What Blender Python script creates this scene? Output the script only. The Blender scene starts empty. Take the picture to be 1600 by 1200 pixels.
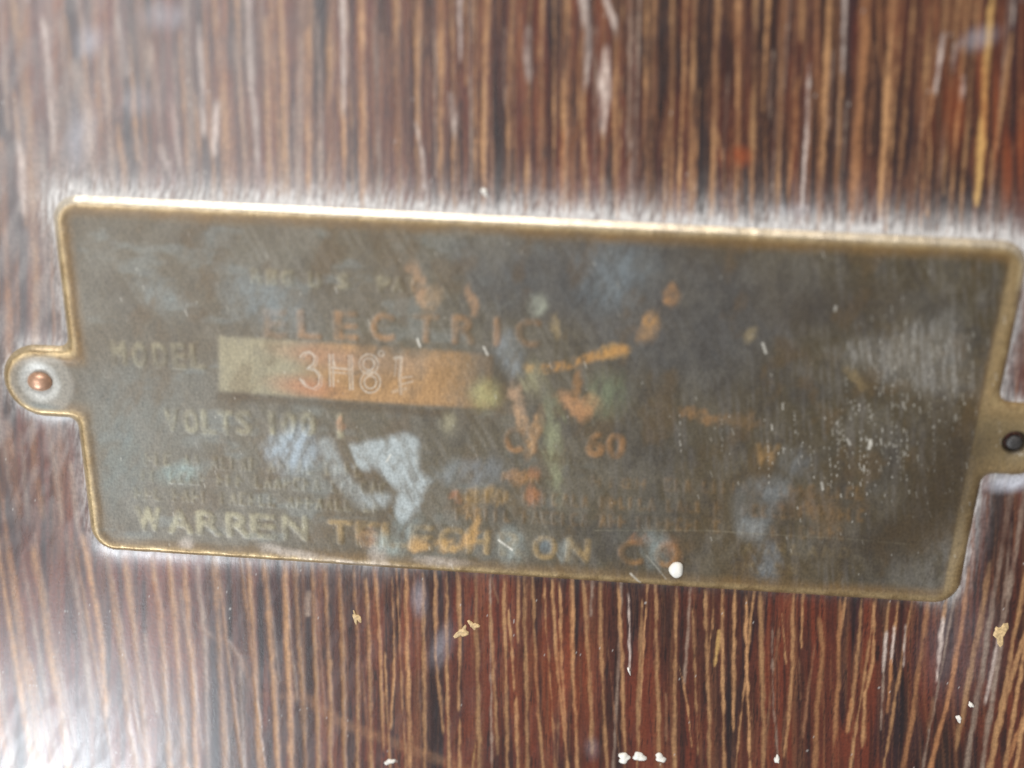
import bpy, math, random
import numpy as np
from mathutils import Matrix, Vector

# ------------------------------------------------------------------ camera, from the plate's four corners
W = 0.065                                   # plate width in metres
FPX = 1840.0                                # focal length in pixels of a 1600 px wide frame
R1 = np.array([0.9969818, 0.05576157, -0.054018])
R2 = np.array([-0.02885906, 0.92270345, 0.38442878])
R1 /= np.linalg.norm(R1)
R2 -= R1 * (R1 @ R2); R2 /= np.linalg.norm(R2)
T0 = np.array([-0.48009293, -0.19888037, 1.22963668]) * W      # plate's top left corner, camera axes (x right, y down, z forward)
HGT = 0.42388 * W
ZC = -np.cross(R1, R2)                      # wood normal, towards the camera
# wood grain direction: vertical in the middle of the picture
yv = R2 * (-1.0) + R1 * (R2[0] / R1[0]); yv /= np.linalg.norm(yv)
YC = yv if yv[1] < 0 else -yv               # up in the picture
XC = np.cross(YC, ZC)
nrm = ZC
O = np.array([0, 0, (T0 @ nrm) / nrm[2]])   # world origin: where the optical axis meets the wood
A = np.stack([XC, YC, ZC])                  # world = A @ (cam - O)
CAMPOS = A @ (-O)
DIST = O[2]

def px2w(p):
    p = np.asarray(p, float)
    d = np.stack([(p[..., 0] - 800) / FPX, (p[..., 1] - 600) / FPX, np.ones(p.shape[:-1])], -1)
    t = (O @ nrm) / (d @ nrm)
    return ((d * t[..., None] - O) @ A.T)[..., :2]

def w2px(x, y):
    c = O + x[..., None] * XC + y[..., None] * YC
    return 800 + FPX * c[..., 0] / c[..., 2], 600 + FPX * c[..., 1] / c[..., 2]

sc = bpy.context.scene
COL = sc.collection
cam_d = bpy.data.cameras.new('camera')
cam = bpy.data.objects.new('camera', cam_d); COL.objects.link(cam)
cam_d.sensor_width = 36.0
cam_d.lens = 36.0 * FPX / 1600
cam_d.clip_start = 0.005; cam_d.clip_end = 20
m = Matrix.Identity(4)
for i in range(3):
    m[i][0] = A[i] @ np.array([1, 0, 0]); m[i][1] = A[i] @ np.array([0, -1, 0]); m[i][2] = A[i] @ np.array([0, 0, -1]); m[i][3] = CAMPOS[i]
cam.matrix_world = m
cam_d.dof.use_dof = True
cam_d.dof.focus_distance = DIST * 1.09
cam_d.dof.aperture_fstop = 17.0
sc.camera = cam

# ------------------------------------------------------------------ light
world = bpy.data.worlds.new('World'); sc.world = world
world.use_nodes = True
bg = world.node_tree.nodes['Background']
bg.inputs[0].default_value = (0.98, 0.98, 1.0, 1); bg.inputs[1].default_value = 0.30

def reflect_dir(px, py):
    w = px2w(np.array([px, py], float)); p = np.array([w[0], w[1], 0.0])
    d = p - CAMPOS; d /= np.linalg.norm(d)
    return p, np.array([d[0], d[1], -d[2]])

def area(name, pos, target, sx, sy, power, col):
    l = bpy.data.lights.new(name, 'AREA'); l.shape = 'RECTANGLE'; l.size = sx; l.size_y = sy; l.energy = power; l.color = col
    o = bpy.data.objects.new(name, l); COL.objects.link(o)
    o.location = pos
    o.rotation_euler = (Vector(target) - Vector(pos)).to_track_quat('-Z', 'Y').to_euler()
    return o

# window whose reflection shows at the lower left of the varnish
p, d = reflect_dir(40, 1325)
area('window_light', p + d * 0.6, p, 0.12, 0.11, 2.3, (0.88, 0.94, 1.0))
# weaker reflection over the upper left
p, d = reflect_dir(110, 60)
area('side_window_light', p + d * 0.7, p, 0.40, 0.34, 2.6, (0.95, 0.97, 1.0))
# main light falling in from above the plate
area('key_light', (-0.10, 0.62, 0.36), (0, 0, 0), 0.36, 0.24, 4.3, (1.0, 0.975, 0.94))

sc.view_settings.view_transform = 'Standard'
sc.view_settings.look = 'None'
sc.view_settings.exposure = 0.0
sc.view_settings.gamma = 1.0
sc.view_settings.use_curve_mapping = False
sc.render.engine = 'CYCLES'
sc.cycles.use_denoising = True
sc.cycles.max_bounces = 6

# ------------------------------------------------------------------ helpers
rng = np.random.default_rng(11)
random.seed(5)

def lin(c):
    c = np.asarray(c, float) / 255.0
    return np.where(c <= 0.04045, c / 12.92, ((c + 0.055) / 1.055) ** 2.4)

def ss(a, b, x):
    t = np.clip((x - a) / (b - a), 0, 1)
    return t * t * (3 - 2 * t)

_tables = {}
def vnoise(x, y, seed):
    """smooth value noise at arrays x, y (unit cells)"""
    if seed not in _tables: _tables[seed] = np.random.default_rng(seed).random((512, 512), dtype=np.float32)
    r = _tables[seed].ravel()
    x = np.asarray(x, np.float32); y = np.asarray(y, np.float32)
    fx0 = np.floor(x); fy0 = np.floor(y)
    fx = x - fx0; fy = y - fy0
    xi = fx0.astype(np.int32) & 511; yi = (fy0.astype(np.int32) & 511) << 9
    x1 = (xi + 1) & 511; y1 = (yi + 512) & 0x3FFFF
    fx = fx * fx * (3 - 2 * fx); fy = fy * fy * (3 - 2 * fy)
    a = r[yi + xi]; a += (r[yi + x1] - a) * fx
    b = r[y1 + xi]; b += (r[y1 + x1] - b) * fx
    return a + (b - a) * fy

def fbm(x, y, sx, sy, seed, octv=4):
    out = 0; amp = 1; tot = 0
    for k in range(octv):
        out = out + amp * vnoise(x / sx * 2 ** k + 17.3 * k, y / sy * 2 ** k + 5.7 * k, seed + k)
        tot += amp; amp *= 0.55
    return out / tot

def blob(X, Y, cx, cy, rx, ry, ang=0, soft=0.5):
    c, s = math.cos(math.radians(ang)), math.sin(math.radians(ang))
    dx = X - cx; dy = Y - cy
    u = (dx * c + dy * s) / rx; v = (-dx * s + dy * c) / ry
    return 1 - ss(1 - soft, 1 + soft, np.sqrt(u * u + v * v))

def stroke_d(X, Y, pts):
    D = np.full(X.shape, 1e9)
    for (ax, ay), (bx, by) in zip(pts[:-1], pts[1:]):
        vx, vy = bx - ax, by - ay
        t = np.clip(((X - ax) * vx + (Y - ay) * vy) / (vx * vx + vy * vy + 1e-9), 0, 1)
        D = np.minimum(D, np.hypot(X - ax - t * vx, Y - ay - t * vy))
    return D

def stroke(X, Y, pts, w, soft=None):
    soft = w * 0.6 if soft is None else soft
    return 1 - ss(w / 2 - soft / 2, w / 2 + soft / 2, stroke_d(X, Y, pts))

def poly(X, Y, pts, soft):
    D = stroke_d(X, Y, pts + [pts[0]])
    ins = np.zeros(X.shape, bool)
    for (ax, ay), (bx, by) in zip(pts, pts[1:] + pts[:1]):
        if ay == by: continue
        c = ((ay > Y) != (by > Y)) & (X < (bx - ax) * (Y - ay) / (by - ay) + ax)
        ins ^= c
    return ss(-soft, soft, np.where(ins, D, -D))

def blur1(a, n=1):
    for _ in range(n):
        p = np.pad(a, 1, mode='edge')
        a = (p[1:-1, 1:-1] * 2 + p[:-2, 1:-1] + p[2:, 1:-1] + p[1:-1, :-2] + p[1:-1, 2:]) / 6
    return a

def mixc(C, col, a):
    """blend colour (sRGB 0-255) over C (linear, n x 3)"""
    a = np.clip(a, 0, 1)[..., None]
    return C * (1 - a) + lin(col) * a

def mesh_from(name, verts, faces, mat, parent=None, smooth=True):
    me = bpy.data.meshes.new(name)
    verts = np.asarray(verts, np.float32); faces = np.asarray(faces, np.int32)
    k = faces.shape[1]
    me.vertices.add(len(verts)); me.vertices.foreach_set('co', verts.ravel())
    me.loops.add(faces.size); me.loops.foreach_set('vertex_index', faces.ravel())
    me.polygons.add(len(faces)); me.polygons.foreach_set('loop_start', np.arange(0, faces.size, k, dtype=np.int32))
    me.polygons.foreach_set('use_smooth', np.full(len(faces), smooth))
    me.update(calc_edges=True); me.validate()
    me.materials.append(mat)
    o = bpy.data.objects.new(name, me); COL.objects.link(o)
    if parent: o.parent = parent
    return o

def put_attr(o, tint, aux):
    """tint: linear rgb, aux: roughness, metal, milkiness"""
    n = len(o.data.vertices)
    a = o.data.attributes.new('tint', 'FLOAT_COLOR', 'POINT')
    a.data.foreach_set('color', np.concatenate([tint, np.ones((n, 1))], 1).astype(np.float32).ravel())
    b = o.data.attributes.new('finish', 'FLOAT_COLOR', 'POINT')
    b.data.foreach_set('color', np.concatenate([aux, np.ones((n, 1))], 1).astype(np.float32).ravel())

def tag(o, label=None, cat=None, group=None, kind=None):
    if label: o['label'] = label
    if cat: o['category'] = cat
    if group: o['group'] = group
    if kind: o['kind'] = kind
    return o

# ------------------------------------------------------------------ materials
def new_mat(name):
    mt = bpy.data.materials.new(name); mt.use_nodes = True
    nt = mt.node_tree
    return mt, nt, nt.nodes['Principled BSDF']

def N(nt, kind, **kw):
    n = nt.nodes.new(kind)
    for k, v in kw.items(): setattr(n, k, v)
    return n

def surface_mat(name, scale_a, scale_b, amp, bump_scale, bump, coat=0.0, coat_rough=0.2):
    """colour from the vertex tint, broken up by fine stretched grain; finish.r roughness, finish.g metal"""
    mt, nt, bs = new_mat(name)
    L = nt.links.new
    at = N(nt, 'ShaderNodeAttribute', attribute_name='tint')
    fi = N(nt, 'ShaderNodeAttribute', attribute_name='finish')
    sep = N(nt, 'ShaderNodeSeparateColor'); L(fi.outputs['Color'], sep.inputs[0])
    tc = N(nt, 'ShaderNodeTexCoord')
    mp = N(nt, 'ShaderNodeMapping'); mp.inputs['Scale'].default_value = scale_a; L(tc.outputs['Object'], mp.inputs[0])
    n1 = N(nt, 'ShaderNodeTexNoise'); n1.inputs['Scale'].default_value = 1.0; n1.inputs['Detail'].default_value = 3; n1.inputs['Roughness'].default_value = 0.7
    L(mp.outputs[0], n1.inputs['Vector'])
    mp2 = N(nt, 'ShaderNodeMapping'); mp2.inputs['Scale'].default_value = scale_b; L(tc.outputs['Object'], mp2.inputs[0])
    n2 = N(nt, 'ShaderNodeTexNoise'); n2.inputs['Scale'].default_value = 1.0; n2.inputs['Detail'].default_value = 2
    L(mp2.outputs[0], n2.inputs['Vector'])
    av = N(nt, 'ShaderNodeMath', operation='ADD'); L(n1.outputs['Fac'], av.inputs[0]); L(n2.outputs['Fac'], av.inputs[1])
    mr = N(nt, 'ShaderNodeMapRange'); mr.inputs['From Min'].default_value = 0.6; mr.inputs['From Max'].default_value = 1.4
    mr.inputs['To Min'].default_value = 1 - amp; mr.inputs['To Max'].default_value = 1 + amp
    L(av.outputs[0], mr.inputs['Value'])
    mul = N(nt, 'ShaderNodeVectorMath', operation='SCALE'); L(at.outputs['Color'], mul.inputs[0]); L(mr.outputs[0], mul.inputs['Scale'])
    L(mul.outputs[0], bs.inputs['Base Color'])
    L(sep.outputs[0], bs.inputs['Roughness']); L(sep.outputs[1], bs.inputs['Metallic'])
    L(sep.outputs[2], bs.inputs['Specular IOR Level'])
    bp = N(nt, 'ShaderNodeBump'); bp.inputs['Strength'].default_value = bump; bp.inputs['Distance'].default_value = bump_scale
    L(av.outputs[0], bp.inputs['Height']); L(bp.outputs[0], bs.inputs['Normal'])
    if coat:
        bs.inputs['Coat Weight'].default_value = coat; bs.inputs['Coat Roughness'].default_value = coat_rough
    return mt

MAT_WOOD = surface_mat('varnished_wood', (9000, 1500, 4000), (3500, 3500, 3500), 0.30, 0.00003, 0.10)
MAT_PLATE = surface_mat('tarnished_brass', (9000, 2200, 4000), (5200, 5200, 5200), 0.34, 0.00003, 0.14)

def simple_mat(name, col, rough, metal=0.0, noise=0.25, scale=4000):
    mt, nt, bs = new_mat(name)
    L = nt.links.new
    tc = N(nt, 'ShaderNodeTexCoord'); n1 = N(nt, 'ShaderNodeTexNoise'); n1.inputs['Scale'].default_value = scale; n1.inputs['Detail'].default_value = 4
    L(tc.outputs['Object'], n1.inputs['Vector'])
    rp = N(nt, 'ShaderNodeValToRGB'); L(n1.outputs['Fac'], rp.inputs[0])
    c = lin(col)
    rp.color_ramp.elements[0].position = 0.3; rp.color_ramp.elements[1].position = 0.7
    rp.color_ramp.elements[0].color = (*(c * (1 - noise)), 1); rp.color_ramp.elements[1].color = (*np.minimum(c * (1 + noise * 0.6), 0.95), 1)
    L(rp.outputs[0], bs.inputs['Base Color'])
    bs.inputs['Roughness'].default_value = rough; bs.inputs['Metallic'].default_value = metal
    bp = N(nt, 'ShaderNodeBump'); bp.inputs['Strength'].default_value = 0.3; bp.inputs['Distance'].default_value = 0.00004
    L(n1.outputs['Fac'], bp.inputs['Height']); L(bp.outputs[0], bs.inputs['Normal'])
    return mt

# ------------------------------------------------------------------ plate outline (shared by wood and plate)
PLX = A @ R1; PLX = PLX / np.linalg.norm(PLX)             # plate axes in world
PLY = A @ (-R2); PLY = PLY / np.linalg.norm(PLY)
P_TL = A @ (T0 - O)
CEN = P_TL[:2] + PLX[:2] * W / 2 - PLY[:2] * HGT / 2
ANG = math.atan2(PLX[1], PLX[0])

def w2l(x, y):
    dx = x - CEN[0]; dy = y - CEN[1]
    return dx * PLX[0] + dy * PLX[1], dx * PLY[0] + dy * PLY[1]
def l2w(u, v):
    return CEN[0] + u * PLX[0] + v * PLY[0], CEN[1] + u * PLX[1] + v * PLY[1]
def px2l(px, py):
    w = px2w(np.array([px, py], float)); return w2l(w[0], w[1])

TABL = px2l(67, 593); TABR = px2l(1588, 684)
RT = 0.00275
RC = 0.0019
def smin(a, b, k):
    h = np.clip(0.5 + 0.5 * (b - a) / k, 0, 1)
    return b * (1 - h) + a * h - k * h * (1 - h)
def outline(u, v):
    qx = np.abs(u) - (W / 2 - RC); qy = np.abs(v) - (HGT / 2 - RC)
    box = np.hypot(np.maximum(qx, 0), np.maximum(qy, 0)) + np.minimum(np.maximum(qx, qy), 0) - RC
    d = box
    for (tx, ty), s in ((TABL, -1), (TABR, 1)):
        du = np.where((u - tx) * s > 0, u - tx, 0)
        # tab: rounded end plus a neck running into the plate
        neck = np.where((u - tx) * s > -0.006, np.hypot(du, v - ty) - RT, 1.0)
        d = smin(d, neck, 0.0009)
    return d

# ------------------------------------------------------------------ wood panel
def Z2(x0, y0, items, out, **kw):
    """streaks noted from an enlargement (2.963 x) whose top left is x0, y0: (points, width, tone)"""
    for pts, w, tone in items:
        out.append(([(x0 + a / 2.963, y0 + b / 2.963) for a, b in pts], w / 2.963, tone))

S = []
# tones: t tan, w whitish, o orange, g greyish tan, y yellowish, f faint
Z2(530, 0, [
 ([(15,0),(20,400)],34,'w'), ([(20,400),(25,1000)],30,'t'), ([(105,0),(115,1000)],40,'t'), ([(165,0),(190,1000)],25,'g'), ([(265,0),(280,1000)],45,'t'),
 ([(365,0),(365,1000)],42,'t'), ([(350,560),(385,720),(410,1000)],30,'w'), ([(470,0),(470,1000)],34,'t'), ([(560,0),(560,300)],24,'w'),
 ([(515,430),(530,560),(528,640)],44,'w'), ([(528,620),(535,1000)],24,'t'), ([(612,0),(608,1000)],20,'g'), ([(682,0),(665,1000)],38,'t'),
 ([(805,0),(785,400),(785,1000)],32,'t'), ([(885,0),(872,150)],22,'t'), ([(872,120),(868,240),(878,380)],58,'w'), ([(875,360),(865,1000)],26,'t'), ([(940,0),(935,1000)],20,'t'),
 ([(1040,330),(1040,620)],40,'t'), ([(1040,600),(1022,1000)],30,'o'), ([(1085,550),(1080,1000)],20,'o'), ([(1128,0),(1150,150),(1145,300),(1135,440)],54,'w'),
 ([(1130,420),(1128,600),(1150,1000)],30,'t'), ([(1232,0),(1268,80),(1290,190)],62,'w'), ([(1290,170),(1270,450),(1285,1000)],24,'t'),
 ([(1235,210),(1228,400),(1220,640)],68,'w'), ([(1218,600),(1215,1000)],28,'t'), ([(1350,0),(1350,700)],22,'g'), ([(1350,640),(1350,1050)],24,'w'),
 ([(1425,0),(1415,650),(1437,1000)],22,'t'), ([(1470,0),(1470,500)],16,'f'), ([(1542,0),(1538,500),(1535,1050)],26,'t'), ([(1500,550),(1490,720)],18,'f')], S)
Z2(1060, 0, [
 ([(75,0),(62,500),(55,1050)],36,'t'), ([(182,0),(170,500),(155,1050)],36,'t'), ([(178,600),(205,740),(228,1050)],12,'t'), ([(275,0),(272,500),(265,1050)],22,'t'),
 ([(358,0),(345,500),(338,1050)],28,'t'), ([(482,0),(472,500),(452,1050)],26,'t'), ([(572,0),(570,190)],26,'t'), ([(555,360),(540,600),(508,900)],28,'o'),
 ([(606,290),(592,650),(560,1060)],24,'w'), ([(700,0),(680,500),(648,1060)],36,'t'), ([(772,0),(760,380)],26,'w'), ([(758,340),(740,700),(735,800)],20,'t'), ([(752,820),(735,1060)],18,'g'),
 ([(880,0),(840,500),(800,1060)],52,'o'), ([(1000,0),(962,500),(932,1000)],46,'t'), ([(1085,50),(1052,500),(1018,880)],26,'t'), ([(1178,0),(1150,250),(1130,600),(1095,890)],28,'t'),
 ([(1238,0),(1225,160)],22,'t'), ([(1228,150),(1205,320),(1185,440)],26,'w'), ([(1185,430),(1160,560),(1165,690),(1152,1000)],17,'t'), ([(1298,0),(1280,240)],28,'t'), ([(1280,200),(1272,330)],26,'w'), ([(1270,320),(1245,600),(1222,900)],26,'t'),
 ([(1318,360),(1310,460)],22,'w'), ([(1308,450),(1280,680)],22,'t'), ([(1362,0),(1358,110)],18,'t'), ([(1455,0),(1425,350),(1380,950)],46,'y'),
 ([(1552,0),(1545,160)],26,'w'), ([(1545,150),(1490,550),(1462,700),(1445,860)],30,'t'), ([(1598,430),(1580,680)],18,'t'), ([(1548,650),(1530,950)],10,'f'), ([(880,520),(885,700)],10,'f')], S)
Z2(0, 0, [
 ([(50,-40),(100,300),(130,560),(165,1200),(170,1800)],48,'t'), ([(10,650),(30,1185),(45,1700)],44,'o'), ([(190,60),(225,300),(260,720)],42,'w'), ([(362,0),(392,170)],34,'w'), ([(340,280),(400,500),(430,820)],90,'g'),
 ([(470,220),(500,500),(525,900)],36,'g'), ([(545,80),(590,350)],30,'w'), ([(640,0),(690,360)],34,'g'), ([(545,580),(575,800),(580,950)],34,'t'), ([(640,650),(670,900)],30,'g'),
 ([(740,680),(775,780)],40,'w'), ([(790,450),(830,780)],36,'w'), ([(855,0),(880,500),(890,900)],46,'g'), ([(920,100),(945,640)],30,'w'), ([(985,0),(1032,350),(1062,1000)],50,'t'),
 ([(1005,470),(990,720)],36,'w'), ([(1095,200),(1125,700),(1140,950)],28,'g'), ([(1148,0),(1165,400),(1200,860)],38,'w'), ([(1232,80),(1240,500),(1252,950)],34,'t'), ([(1300,0),(1312,500),(1330,1000)],44,'t'),
 ([(1390,0),(1388,1000)],38,'g'), ([(1432,0),(1432,1000)],32,'t'), ([(1480,430),(1482,900)],34,'g'), ([(1530,0),(1528,1000)],44,'t'), ([(1588,0),(1592,560)],34,'w'),
 ([(90,650),(110,1000)],46,'w'), ([(280,100),(330,600)],26,'g'), ([(700,200),(750,700)],30,'g'), ([(0,0),(40,600)],26,'g'), ([(200,700),(215,1400)],26,'g'),
 ([(30,1950),(60,2200),(90,2400)],46,'o'), ([(150,1950),(165,2185),(200,2400)],36,'t'), ([(230,1980),(290,2420)],30,'g'), ([(330,2150),(360,2450)],30,'g'), ([(95,2000),(130,2400)],22,'g')], S)
Z2(0, 800, [
 ([(25,100),(70,400),(100,600),(150,900),(185,1250)],40,'t'), ([(150,150),(200,420),(230,650),(270,850),(330,1250)],44,'t'), ([(90,450),(115,620)],30,'f'),
 ([(310,100),(350,350),(390,600),(430,950)],40,'g'), ([(380,100),(430,350),(470,600),(495,950)],34,'t'), ([(490,130),(530,450),(570,700),(600,1000),(645,1250)],34,'t'),
 ([(570,190),(610,450),(640,700),(670,1000),(692,1250)],40,'t'), ([(700,210),(740,420),(760,700),(792,1250)],34,'t'), ([(780,170),(800,400),(832,800),(864,1250)],34,'t'),
 ([(850,210),(872,500),(900,900),(912,1250)],30,'t'), ([(912,250),(940,500),(952,700),(965,1250)],26,'g'), ([(990,180),(1010,500),(1030,850),(1048,1250)],38,'t'),
 ([(930,540),(1000,590),(1060,600),(1110,680),(1130,1250)],24,'g'), ([(1145,190),(1165,450),(1185,800),(1208,1250)],34,'t'), ([(1220,170),(1242,450),(1265,800),(1292,1250)],34,'t'),
 ([(1318,220),(1330,600),(1352,1250)],34,'t'), ([(1358,170),(1380,500),(1405,900),(1418,1250)],30,'t'), ([(1445,170),(1450,400),(1465,800),(1478,1250)],28,'t'),
 ([(1500,190),(1515,500),(1530,900),(1530,1250)],30,'t'), ([(1570,190),(1576,500),(1590,900),(1598,1250)],26,'t'), ([(720,330),(745,480)],36,'o'), ([(1430,380),(1425,470)],50,'g')], S)
Z2(530, 800, [
 ([(5,270),(20,700),(26,1250)],28,'t'), ([(68,240),(85,600),(86,1250)],24,'t'), ([(125,310),(140,700),(152,1250)],28,'t'), ([(163,230),(180,450),(195,800),(207,1100)],22,'t'), ([(245,300),(256,700),(240,1000)],14,'t'),
 ([(305,240),(315,600),(325,1000),(332,1250)],32,'t'), ([(385,280),(396,700),(396,1250)],30,'t'), ([(445,270),(450,700),(482,1020)],22,'t'), ([(500,290),(500,900),(512,1250)],20,'t'), ([(550,250),(560,550),(552,920)],24,'t'), ([(555,960),(562,1250)],26,'t'),
 ([(630,250),(640,700),(652,1250)],32,'t'), ([(690,260),(735,410)],16,'f'), ([(698,430),(715,750),(732,1120)],28,'t'), ([(760,270),(770,700),(777,1250)],26,'t'), ([(785,460),(808,820)],16,'t'), ([(820,860),(826,1250)],22,'t'),
 ([(855,280),(865,700),(872,1250)],28,'t'), ([(895,290),(905,600),(920,900),(948,1250)],23,'t'), ([(950,300),(955,500),(985,900),(1002,1250)],13,'t'), ([(985,310),(1005,650),(1035,950),(1066,1250)],20,'t'), ([(1020,320),(1030,700),(1050,1000)],20,'t'),
 ([(1080,290),(1080,700),(1095,1000),(1108,1250)],30,'t'), ([(1128,310),(1150,600),(1165,900),(1172,1120)],30,'t'), ([(1210,320),(1210,600),(1225,900),(1246,1250)],28,'t'), ([(1240,600),(1300,1150)],7,'f'), ([(1290,320),(1305,600),(1320,1000),(1326,1130)],25,'t'),
 ([(1340,380),(1345,740)],10,'w'), ([(1402,410),(1390,750),(1378,1100)],25,'t'), ([(1464,320),(1470,700),(1488,1250)],25,'t'), ([(1562,310),(1556,700),(1550,1250)],28,'t'), ([(1510,850),(1515,1050)],14,'f'), ([(630,1080),(610,1250)],16,'y')], S)
Z2(1060, 800, [
 ([(5,720),(40,880),(62,1080)],12,'t'), ([(65,440),(80,800),(92,1120)],15,'t'), ([(122,360),(130,600),(140,900),(147,1250)],28,'t'), ([(188,560),(172,700)],26,'y'), ([(200,340),(205,800),(212,1250)],25,'t'), ([(262,350),(255,700),(255,1010)],25,'t'),
 ([(312,390),(315,720),(325,900),(332,1250)],18,'t'), ([(380,360),(385,700),(395,1000),(390,1250)],32,'t'), ([(432,500),(440,900),(462,1130)],12,'g'), ([(480,480),(500,690)],11,'t'), ([(533,370),(530,700),(505,1000),(488,1130)],25,'t'), ([(577,370),(570,620)],15,'t'), ([(558,690),(566,860)],10,'f'),
 ([(652,490),(668,620),(645,900),(628,1250)],38,'o'), ([(748,400),(740,800),(718,1080)],30,'o'), ([(848,400),(835,600),(810,850),(788,1010)],26,'t'), ([(862,840),(853,1080)],28,'t'), ([(907,420),(900,700),(862,840)],20,'t'),
 ([(973,420),(960,580)],18,'t'), ([(963,560),(948,740)],26,'w'), ([(950,730),(938,1000)],16,'g'), ([(1018,420),(1000,560)],18,'t'), ([(1000,540),(988,700)],20,'w'), ([(988,690),(968,920)],20,'o'), ([(1052,530),(1042,710)],17,'w'),
 ([(1155,410),(1122,650),(1090,900),(1030,1250)],40,'o'), ([(1242,400),(1225,500)],26,'t'), ([(1225,490),(1195,780)],32,'w'), ([(1345,250),(1310,550),(1240,900),(1160,1200)],36,'o'), ([(1445,230),(1400,500),(1350,750),(1285,1100)],42,'t'),
 ([(1542,50),(1520,300),(1490,560)],26,'g'), ([(1490,540),(1450,750),(1425,890)],30,'w'), ([(1610,560),(1500,900),(1430,1220)],40,'t'), ([(1620,900),(1500,1220)],34,'o'), ([(800,880),(780,1010)],20,'o'), ([(1180,870),(1165,990)],24,'f')], S)
# grain beyond the picture's edges
rr = random.Random(3)
for side in (0, 1):
    x = -25.0 if side == 0 else 1625.0
    while -420 < x < 2020:
        tilt = (800 - x) * 0.00022
        w0 = rr.uniform(5, 14)
        S.append(([(x - tilt * 600 + rr.uniform(-6, 6), -300), (x + rr.uniform(-6, 6), 500), (x + tilt * 900 + rr.uniform(-8, 8), 1500)], w0, rr.choice('tttog')))
        x += rr.uniform(15, 34) * (-1 if side == 0 else 1)

# thin lines between the broad ones
for band, (ya, yb) in enumerate(((-20, 400), (830, 1260))):
    x = 6.0
    while x < 1600:
        sl_ = (800 - x) * (0.00012 if band == 0 else 0.00026)
        y0, y1 = ya, yb
        if rr.random() < 0.55:
            y0 = rr.uniform(ya, ya + (yb - ya) * 0.5); y1 = y0 + rr.uniform(90, 260)
        S.insert(0, ([(x + sl_ * (y0 - ya), y0), (x + sl_ * ((y0 + y1) / 2 - ya) + rr.uniform(-2, 2), (y0 + y1) / 2), (x + sl_ * (y1 - ya), y1)], rr.uniform(3.5, 7.5), rr.choice('ttfg')))
        x += rr.uniform(10, 28) if band == 0 else rr.uniform(26, 70)
TONE = {'t': (158, 118, 80), 'w': (186, 168, 156), 'o': (142, 98, 64), 'g': (142, 122, 106), 'y': (172, 136, 82), 'f': (128, 92, 66)}
ALPHA = {'t': 0.86, 'w': 0.88, 'o': 0.85, 'g': 0.7, 'y': 0.95, 'f': 0.55}

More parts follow.
